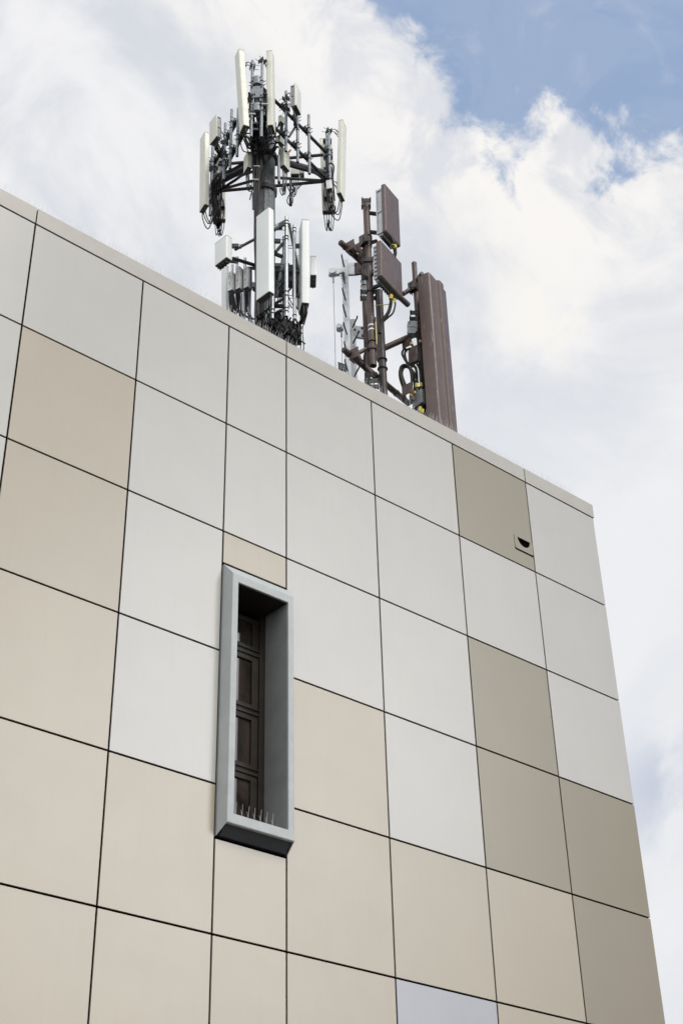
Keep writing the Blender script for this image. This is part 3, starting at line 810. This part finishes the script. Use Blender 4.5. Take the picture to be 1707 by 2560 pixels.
# rails, arms and braces of the lower tier
for a, b, da, db, r, mt_ in (((405, 715), (700, 808), 17.3, 17.6, .030, mt_steel_d), ((432, 608), (690, 470), 17.2, 17.3, .024, mt_rust), ((560, 835), (700, 838), 17.7, 17.5, .028, mt_steel_d),
                             ((905, 655), (1000, 692), 17.2, 17.1, .034, mt_steel_d), ((925, 640), (1030, 515), 17.0, 17.15, .026, mt_steel_d), ((1036, 590), (935, 1190), 17.5, 17.5, .026, mt_galv),
                             ((1092, 292), (1200, 840), 17.4, 17.5, .024, mt_steel_d), ((905, 1280), (1045, 1195), 17.2, 17.15, .026, mt_steel_d), ((900, 1300), (1060, 1300), 17.3, 17.2, .036, mt_steel_d),
                             ((905, 880), (1235, 880), 17.5, 17.5, .030, mt_steel_d), ((930, 1080), (1250, 1010), 17.7, 17.6, .036, mt_steel_d), ((1030, 1580), (1240, 1560), 17.7, 17.6, .03, mt_steel_d),
                             ((905, 1400), (1010, 1350), 17.3, 17.1, .024, mt_steel_d), ((650, 1560), (590, 1320), 17.5, 17.5, .022, mt_galv), ((360, 750), (450, 760), 17.3, 17.6, .03, mt_steel_d),
                             ((700, 1480), (1100, 1640), 17.5, 17.5, .035, mt_steel_d), ((900, 860), (940, 1180), 17.6, 17.6, .022, mt_galv)):
    T.bar(P(B(*a), da), P(B(*b), db), r, mt_, 'support_arm')
for k in (0, 1):
    e = V3((1, -1, 0))
for (x, y, d) in ((1185, 560, 17.25), (1185, 870, 17.25), (1190, 1170, 17.25), (940, 500, 16.95), (940, 800, 16.95), (960, 335, 16.95), (425, 560, 17.15)):
    c = P(B(x, y), d); mb = MB()
    mb.obox(c, V3((.05, -.04, 0)), V3((.01, .012, 0)), V3((0, 0, .035)))
    mb.tube([c - V3((.11, -.09, 0)), c + V3((.11, -.09, 0)) + V3((0, 0, .03))], .006, 6); mb.tube([c - V3((.10, -.09, .05)), c + V3((.09, -.07, -.06))], .006, 6)
    mb.build('tilt_bracket', mt_steel_d, tower, smooth=False)
# upper bracket of the large panel: link plates
o = T.bar(P(B(905, 365), 16.85), P(B(1040, 285), 17.0), .03, mt_steel_d, 'tilt_arm')
T.bar(P(B(905, 340), 16.85), P(B(955, 310), 16.9), .02, mt_galv, 'tilt_arm')
mb = MB()
for k in range(6): c = P(B(915 + k * 22, 350 - k * 13), 16.9); mb.obox(c, V3((.012, -.01, 0)), V3((.01, .01, 0)), V3((0, 0, .055)))
mb.build('bracket_teeth', mt_steel_d, o, smooth=False)
# lower clutter of cables
for c in b1['con']:
    x = random.uniform(680, 860)
    T.cable([c, c - V3((0, 0, .2)), P(B(x, 1420), 16.95), P(B(x + 30, 1530), 17.1), P(B(x + random.uniform(-60, 120), 1700), 17.2)], .011, k=4)
for c in b2['con']:
    T.cable([c, c - V3((0, 0, .15)), P(B(1235 + random.uniform(-20, 20), 1490), 17.2), P(B(1195 + random.uniform(-25, 25), 1560), 17.3), P(B(1150 + random.uniform(-30, 40), 1700), 17.3)], .014, k=4)
for k in range(20):
    x = random.uniform(720, 1180); y0 = 1320 + (x - 720) * .42 + random.uniform(-60, 60)
    T.cable(sight(B, [(x, y0, 17.1), (x + random.uniform(-60, 60), y0 + 80, 17.15), (x + random.uniform(-90, 90), y0 + 160, 17.1), (x + random.uniform(-60, 110), y0 + 260, 17.2)]), random.choice((.010, .013, .016)), k=4)
for k in range(10):
    x = random.uniform(640, 1160); y0 = 1420 + (x - 640) * .5
    T.cable(sight(B, [(x - 110, y0 - 60, 17.2), (x - 40, y0 + 10, 17.15), (x + 50, y0 + 30, 17.15), (x + 140, y0 + 90, 17.2)]), .012, k=4)
for k in range(8):
    x = 385 + random.uniform(-10, 30)
    T.cable(sight(B, [(x, 1110, 17.5), (x + random.uniform(-10, 20), 1220, 17.5), (x + random.uniform(10, 60), 1330, 17.5), (x + 120, 1400, 17.5), (x + 220, 1450, 17.5)]), .011, k=4)
T.cable(sight(B, [(470, 1380, 17.4), (560, 1420, 17.3), (650, 1460, 17.2), (740, 1440, 17.1)]), .010)
T.cable(sight(B, [(900, 1470, 16.9), (960, 1500, 17.0), (1030, 1550, 17.1), (1080, 1610, 17.2)]), .012)
T.cable(sight(B, [(1255, 1430, 17.5), (1270, 1500, 17.5), (1255, 1600, 17.6), (1270, 1780, 17.6), (1262, 1950, 17.6)]), .008)
T.cable(sight(B, [(1120, 1590, 17.2), (1070, 1590, 17.1), (1040, 1630, 17.1), (1010, 1650, 17.1)]), .006, mt_green)
for x, y, w, h, d in ((1120, 930, 60, 90, 17.6), (1010, 880, 60, 60, 17.7), (1195, 1060, 45, 80, 17.6), (980, 1090, 30, 60, 17.6), (1080, 1590, 70, 60, 17.4), (1150, 1660, 60, 70, 17.45), (940, 1560, 90, 60, 17.4), (840, 1500, 90, 60, 17.4)):
    c = P(B(x, y), d); MB().obox(c, V3((w / 660, -w / 760, 0)), V3((.05, .06, 0)), V3((0, 0, h / 500))).build('junction_box', mt_steel_d, tower)
for k in range(14):          # leads through the truss on the right
    x = random.uniform(960, 1200); y0 = random.uniform(880, 1080)
    T.cable(sight(B, [(x, y0, 17.4), (x + random.uniform(-50, 50), y0 + 70, 17.35), (x + random.uniform(-60, 60), y0 + 150, 17.4), (x + random.uniform(-40, 40), y0 + 260, 17.4)]), .009, k=4)


for M_, L, R, tp, d, mt_ in (((985, 1105), (955, 1128), (1005, 1112), (985, 985), 17.7, mt_pale), ((1112, 1020), (1080, 1045), (1135, 1028), (1112, 930), 17.7, mt_fin), ((655, 1060), (636, 1072), (668, 1064), (655, 1000), 17.7, mt_light),
                             ((1215, 1310), (1185, 1335), (1232, 1318), (1214, 1190), 17.7, mt_fin), ((985, 1440), (950, 1465), (1005, 1447), (985, 1330), 17.7, mt_fin)):
    T.antenna(B, M_, L, R, tp, d, 'R', m_=mt_, name='radio_unit', rad=.005, ports=3, capm=False)

# ------------------------------------------------------------------ brown mast
zH1 = P(Cc(180, 590), 14.2).z; zH2 = P(Cc(210, 1545), 14.2).z
h1a, h1b = onz(Cc(182, 592), zH1), onz(Cc(782, 1147), zH1)
h2a = onz(Cc(212, 1547), zH2); h2b = onz(Cc(790, 2028), zH2)
mp = onz(Cc(517, 1050), zH1); mpd = math.hypot(mp.x, mp.y)
mpz = P(Cc(545, 1500), 14.75)
bm = thing('brown_antenna_mast', (mpz.x, mpz.y, 10.5), 'brown painted pipe mast with ribbed brown antenna panel, standing behind the roof edge', 'antenna mast')
Bm = Mast(bm)
zt_ = zat(mpz, Cc(0, 1030)[1])
Bm.pipe(mpz, 10.5, zt_, .052, mt_dpipe, 'mast_pole', clamps=[zat(mpz, Cc(0, y)[1]) for y in (1640, 1720)], n=16)
MB().tube([V(mpz, 10.5), V(mpz, 10.53)], .25, 16).build('base_flange', mt_dpipe, bm)
for a, b in ((h1a, h1b), (h2a, h2b)):
    o = Bm.bar(a, b, .042, mt_bpipe, 'cross_rail', 16)
    for q_, s_ in ((a, -1), (b, 1)):
        e = (b - a).normalized() * s_; MB().tube([q_, q_ + e * .012], [.042, .030], 16).build('end_cap', mt_dpipe, o)
    # saddle bands
    for t in (.07, .34, .46, .62, .80):
        q_ = a + (b - a) * t; e = (b - a).normalized() * .010; MB().tube([q_ - e, q_ + e], .048, 16).build('band', mt_dpipe, o)
pA = P(Cc(438, 900), 14.35)
Bm.pipe(pA, zat(pA, Cc(0, 1692)[1]), zat(pA, Cc(0, 222)[1]), .046, mt_bpipe, clamps=[zat(pA, Cc(0, y)[1]) for y in (540, 580, 770, 1040, 1480, 1550)], cm=mt_dpipe, n=16)
pB = P(Cc(402, 1250), 14.95)
Bm.pipe(pB, 10.5, zat(pB, Cc(0, 695)[1]), .036, mt_bpipe, clamps=[zat(pB, Cc(0, y)[1]) for y in (940, 985, 1040, 1100)], cm=mt_dpipe, n=16)
MB().tube([V(pB, zat(pB, Cc(0, 1090)[1])), V(pB, zat(pB, Cc(0, 945)[1]))], .041, 16).build('galvanised_sleeve', mt_galv_l, bm)
for y in (1340, 1378): c = V(pA, zat(pA, Cc(0, y)[1])); MB().tube([c - V3((0, 0, .012)), c + V3((0, 0, .012))], .048, 16).build('white_band', mt_whitetape, bm)
# standoffs
for a, b, da, r in (((318, 640), (400, 600), 14.3, .028), ((310, 1592), (445, 1525), 14.3, .028), ((740, 1050), (845, 985), 14.9, .034), ((575, 1532), (835, 1415), 14.85, .042), ((400, 610), (500, 580), 14.35, .028),
                    ((330, 1620), (450, 1760), 14.5, .04)):
    Bm.bar(P(Cc(*a), da), P(Cc(*b), da + .1), r, mt_bpipe, 'standoff', 14)


def gusset(x, y, d, w=.10, h=.16):
    c = P(Cc(x, y), d); e = (h1b - h1a).normalized(); s_ = V3((-e.y, e.x, 0))
    mb = MB()
    for t in (-.06, .06):
        q_ = c + s_ * t; mb.prism([q_ - V3((0, 0, h / 2)), q_ + e * w - V3((0, 0, h / 2)), q_ + V3((0, 0, h / 2))], s_ * .008)
    mb.obox(c, s_ * .07, e * .006, V3((0, 0, h / 2)))
    mb.build('gusset', mt_bpipe, bm, smooth=False)


for g_ in ((265, 620, 14.25), (300, 1580, 14.25), (820, 975, 14.9), (385, 560, 14.3), (770, 1900, 14.6), (770, 1480, 14.9), (318, 650, 14.3), (375, 690, 14.4)): gusset(*g_)
# clamp clutter where pipe and rails meet
for (x, y, d) in ((410, 245, 14.3), (420, 590, 14.3), (430, 770, 14.35), (400, 1060, 14.6), (460, 1060, 14.4), (840, 1245, 14.9), (830, 1350, 14.9), (840, 1000, 14.9), (480, 1850, 14.5), (440, 1800, 14.5)):
    c = P(Cc(x, y), d); e = V3((.05, -.043, 0)); s_ = V3((.04, .047, 0)); mb = MB()
    mb.obox(c + s_, e, s_ * .08, V3((0, 0, .035))); mb.obox(c - s_, e, s_ * .08, V3((0, 0, .035)))
    for sg in (-.85, .85): mb.tube([c + e * sg - s_ * 1.9, c + e * sg + s_ * 1.9], .008, 6)
    mb.build('pipe_clamp', mt_steel_d, bm, smooth=False)
# upper and middle box antennas
c1 = active(Cc, (588, 480), (478, 500), (718, 628), (574, 66), 14.15, .40, mt_brown, mt_bfin, bm, 'L', 'L', 2)
c2 = active(Cc, (546, 880), (466, 915), (738, 1090), (538, 570), 13.95, .55, mt_brown, mt_bfin, bm, 'L', 'L', 8)
for an, t in ((c1, .6), (c1, .2), (c2, .6), (c2, .2)):
    side = an['a']; z = an['m'].z + an['up'].z * t
    q_ = an['m'] + side + an['b'] * .5 + an['up'] * t; MB().tube([q_, V(pA, z)], .03, 10).build('mount_arm', mt_steel_d, bm)
    MB().obox(q_, an['b'].normalized() * .09, side.normalized() * .015, V3((0, 0, .08))).build('mount_plate', mt_galv, bm)
# long ribbed panel antenna on pipe C
pC = P(Cc(858, 1100), 14.95)
Bm.pipe(pC, 10.9, zat(pC, Cc(0, 778)[1]), .037, mt_bpipe, clamps=[zat(pC, Cc(0, y)[1]) for y in (940, 1000)], cm=mt_dpipe, n=14)
Mt = P(Cc(967, 858), 14.55); Lt = onz(Cc(867, 905), Mt.z); Rt_ = onz(Cc(1125, 1040), Mt.z)
fa = Rt_ - Mt; fn_ = V3((-fa.y, fa.x, 0)).normalized(); sv = Lt - Mt; fn_ = fn_ if fn_.dot(sv) > 0 else -fn_
sv = fn_ * max(sv.dot(fn_), .12)
# plan section of the radome: rounded corner, shallow step, raised rib, outer flange
fe = fa.normalized(); W_ = fa.length
sec = []
def sp(u, v): sec.append(Mt + fe * u * W_ + fn_ * v)
for u, v in ((0, sv.length), (0, .035), (.012, .012), (.05, 0), (.40, 0), (.43, -.006), (.455, -.030), (.50, -.040), (.66, -.040), (.70, -.034), (.715, -.004), (.76, .004), (.97, .004), (1, .02), (1, sv.length)): sp(u, v)
zb_ = 10.95
# lean of the panel, from its long edge
mbz = zat(Mt, Cc(0, 2180)[1])
lp = MB().prism([V3((p.x, p.y, zb_)) for p in sec], (0, 0, Mt.z - zb_)).build('panel_antenna', mt_brown, bm, angle=25)
lp['label'] = 'long ribbed brown antenna panel'
MB().prism([V3((p.x, p.y, Mt.z)) for p in sec], (0, 0, .012)).build('top_cap', mt_bpipe, lp)
for z in (zH1 - .12, zH2 - .2):
    q_ = Mt + fn_ * sv.length + fa * .3; MB().tube([V(q_, z), V(pC, z)], .03, 10).build('mount_arm', mt_dpipe, bm)
# small box, connectors and looping cables
sb = Bm.antenna(Cc, (868, 1632), (785, 1668), (888, 1640), (865, 1500), 14.8, 'R', m_=mt_brown, name='radio_unit', rad=.008, ports=3, capm=False)
gb = Bm.antenna(Cc, (905, 2010), (820, 2075), (935, 2020), (900, 1890), 14.7, 'R', m_=mt_fin, name='radio_unit', rad=.008, ports=4, capm=False)
for k, pts in enumerate((((770, 1940), (735, 1850), (712, 1760), (722, 1700), (760, 1685), (800, 1720), (815, 1800), (812, 1900), (806, 1960)),
                         ((790, 1930), (750, 1840), (728, 1770), (738, 1715), (770, 1700), (815, 1730), (835, 1800), (842, 1870), (845, 1930)),
                         ((815, 1690), (850, 1710), (862, 1790), (860, 1850)), ((870, 1680), (895, 1740), (905, 1800), (900, 1860)), ((780, 1545), (745, 1545), (730, 1580), (745, 1620), (775, 1670)),
                         ((800, 1535), (760, 1560), (755, 1600), (770, 1650), (800, 1690)), ((860, 1385), (880, 1450), (900, 1560), (905, 1680), (915, 1800), (925, 1950)),
                         ((870, 1360), (895, 1450), (912, 1560), (915, 1700), (925, 1850), (932, 2050)), ((850, 1400), (870, 1460), (890, 1540), (900, 1650)), ((880, 1390), (905, 1500), (918, 1640), (925, 1800)),
                         ((760, 1950), (735, 1880), (708, 1790), (712, 1720), (745, 1690), (790, 1700), (840, 1760), (870, 1840)), ((880, 1880), (890, 1950), (885, 2050), (890, 2120)), ((905, 1890), (915, 1960), (905, 2060), (908, 2140)))):
    Bm.cable([P(Cc(*q_), 14.75 + .02 * (k % 3)) for q_ in pts], .019 if k < 4 else .015)
for pts, r in ((((632, 1075), (630, 1130), (610, 1210), (570, 1270), (545, 1310), (530, 1400)), .024), (((668, 1085), (668, 1150), (648, 1220), (600, 1265), (565, 1300), (545, 1360)), .012),
               (((655, 640), (665, 690), (640, 760)), .02), (((672, 640), (676, 690), (660, 740)), .014), (((380, 790), (375, 850), (390, 900), (420, 920)), .014), (((395, 780), (392, 840), (400, 890), (425, 900)), .010),
               (((490, 1260), (495, 1400), (505, 1520), (510, 1640)), .012), (((405, 1480), (408, 1560), (395, 1620), (400, 1720)), .02), (((560, 470), (620, 530), (660, 600)), .016)):
    Bm.cable([P(Cc(*q_), 14.3 if r != .02 else 14.5) for q_ in pts], r)
for (x, y, x2, y2, r, d) in ((632, 1062, 628, 1098, .027, 14.25), (660, 1095, 666, 1130, .014, 14.25), (648, 605, 652, 628, .03, 14.4), (668, 615, 670, 650, .022, 14.4), (858, 1850, 860, 1885, .023, 14.7), (897, 1845, 899, 1878, .020, 14.7),
                             (812, 1935, 808, 1965, .020, 14.7), (842, 1920, 844, 1940, .018, 14.7), (890, 2060, 886, 2100, .022, 14.6), (912, 2080, 906, 2115, .022, 14.6), (812, 1485, 814, 1505, .020, 14.75),
                             (890, 1465, 895, 1482, .016, 14.7), (494, 1300, 504, 1500, .007, 14.22)):
    MB().tube([P(Cc(x, y), d), P(Cc(x2, y2), d)], r, 10).build('yellow_marker', mt_yellow, bm)
Bm.cable([P(Cc(*q_), 14.3) for q_ in ((488, 1155), (520, 1150), (570, 1148), (620, 1140))], .006, mt_yellow)
# pale junction boxes on the back of the panel
for (x, y, w, h) in ((820, 1340, .05, .05), (850, 1980, .06, .06), (880, 1930, .06, .06), (820, 1395, .05, .05)):
    c = P(Cc(x, y), 14.85); MB().obox(c, V3((w, -w * .8, 0)), V3((.03, .04, 0)), V3((0, 0, h))).build('junction_box', mt_fin, bm)

# ------------------------------------------------------------------ peg ladders with safety wires, bolted to the brown mast
ld = MB()
LB = P(Cc(238, 1400), 14.75); zt1 = zat(LB, Cc(0, 745)[1])
LB2 = P(Cc(292, 1500), 14.95); zt2 = zat(LB2, Cc(0, 1275)[1])
we = V3((.70, -.71, 0)); wn = V3((.71, .70, 0))
for bi, (lb, zt, w) in enumerate(((LB, zt1, .045), (LB2, zt2, .042))):
    mb = MB()
    mb.prism([V(lb, 10.5) - we * w, V(lb, 10.5) + we * w, V(lb, 10.5) + we * w + wn * .006, V(lb, 10.5) - we * w + wn * .006], (0, 0, zt - 10.5))
    for s_ in (-1, 1): q_ = V(lb, 10.5) + we * (w * s_) + wn * .007; mb.prism([q_, q_ + we * .005 * -s_, q_ + we * .005 * -s_ + wn * .045, q_ + wn * .045], (0, 0, zt - 10.5))
    rail = mb.build('climbing_rail', mt_zinc, bm, smooth=False)
    if bi == 0:
        pegs = [((193, 715), (215, 812)), ((203, 868), (222, 960)), ((200, 1012), (228, 1110)), ((206, 1160), (233, 1260)), ((210, 1318), (240, 1415)), ((216, 1490), (242, 1582)), ((222, 1650), (248, 1742))]
    else:
        pegs = [((330, 1262), (288, 1350)), ((335, 1410), (292, 1492)), ((348, 1705), (302, 1790))]
    for a, b in pegs:
        q0 = P(Cc(*b), 14.72 if bi == 0 else 14.92); q1 = P(Cc(*a), 14.60 if bi == 0 else 14.8)
        MB().tube([q0, q1, q1 + V3((0, 0, .03))], .011, 8).build('climbing_peg', mt_steel_d, rail)
def slab(x0, y0, x1, y1, d, h, m_, name, parent=bm):
    a, b = P(Cc(x0, y0), d), P(Cc(x1, y1), d)
    e = (b - a); e.z = 0; s_ = V3((-e.y, e.x, 0)).normalized() * .02; c = (a + b) / 2
    return MB().obox(c, (b - a) / 2, s_, V3((0, 0, h))).build(name, m_, parent, smooth=False)
slab(240, 835, 304, 832, 14.8, .105, mt_zinc, 'bracket_plate'); slab(305, 832, 372, 822, 14.8, .105, mt_bpipe, 'bracket_plate')
slab(300, 1388, 388, 1400, 14.98, .10, mt_zinc, 'bracket_plate'); slab(262, 1725, 325, 1735, 14.98, .10, mt_zinc, 'bracket_plate')
for (x, y) in ((373, 1362), (378, 1430), (310, 1375), (345, 1395), (315, 800), (355, 850)):
    c = P(Cc(x, y), 14.9 if y > 1000 else 14.74); MB().tube([c, c - wn * .03], .013, 8).build('bolt', mt_dpipe, bm)
for (x, y, s_, wx, wy0, wy1, d) in ((125, 860, 1., 118, 905, 1900, 14.7), (182, 1352, .75, 190, 1390, 1950, 14.9)):
    c = P(Cc(x, y), d)
    hd = MB().obox(c, we * .075 * s_, wn * .03, V3((0, 0, .05 * s_))); hd.tube([c - we * .02 - wn * .05, c - we * .02 + wn * .05], .05 * s_, 12)
    hd.obox(c + we * .10 * s_ + V3((0, 0, .01)), we * .05 * s_, wn * .02, V3((0, 0, .035 * s_)))
    hd = hd.build('cable_head', mt_zinc, bm)
    rg = []
    for j in range(17): w = 2 * math.pi * j / 16; rg.append(c + we * (.13 * s_ + .04 * s_ * math.cos(w)) + V3((0, 0, -.09 * s_ + .045 * s_ * math.sin(w))))
    MB().tube(rg, .007, 6, False).build('snap_ring', mt_wire, hd)
    p = P(Cc(wx, wy0), d); zz = zat(p, Cc(0, wy1)[1])
    MB().tube([V(p, zz), V(p, p.z)], .0045, 6).build('safety_wire', mt_galv, bm)
    MB().tube([V(p, p.z - .09), V(p, p.z + .02)], [.012, .012], 8).build('wire_ferrule', mt_galv, bm)
slab(160, 1690, 235, 1715, 14.5, .05, mt_steel_d, 'step_bracket')
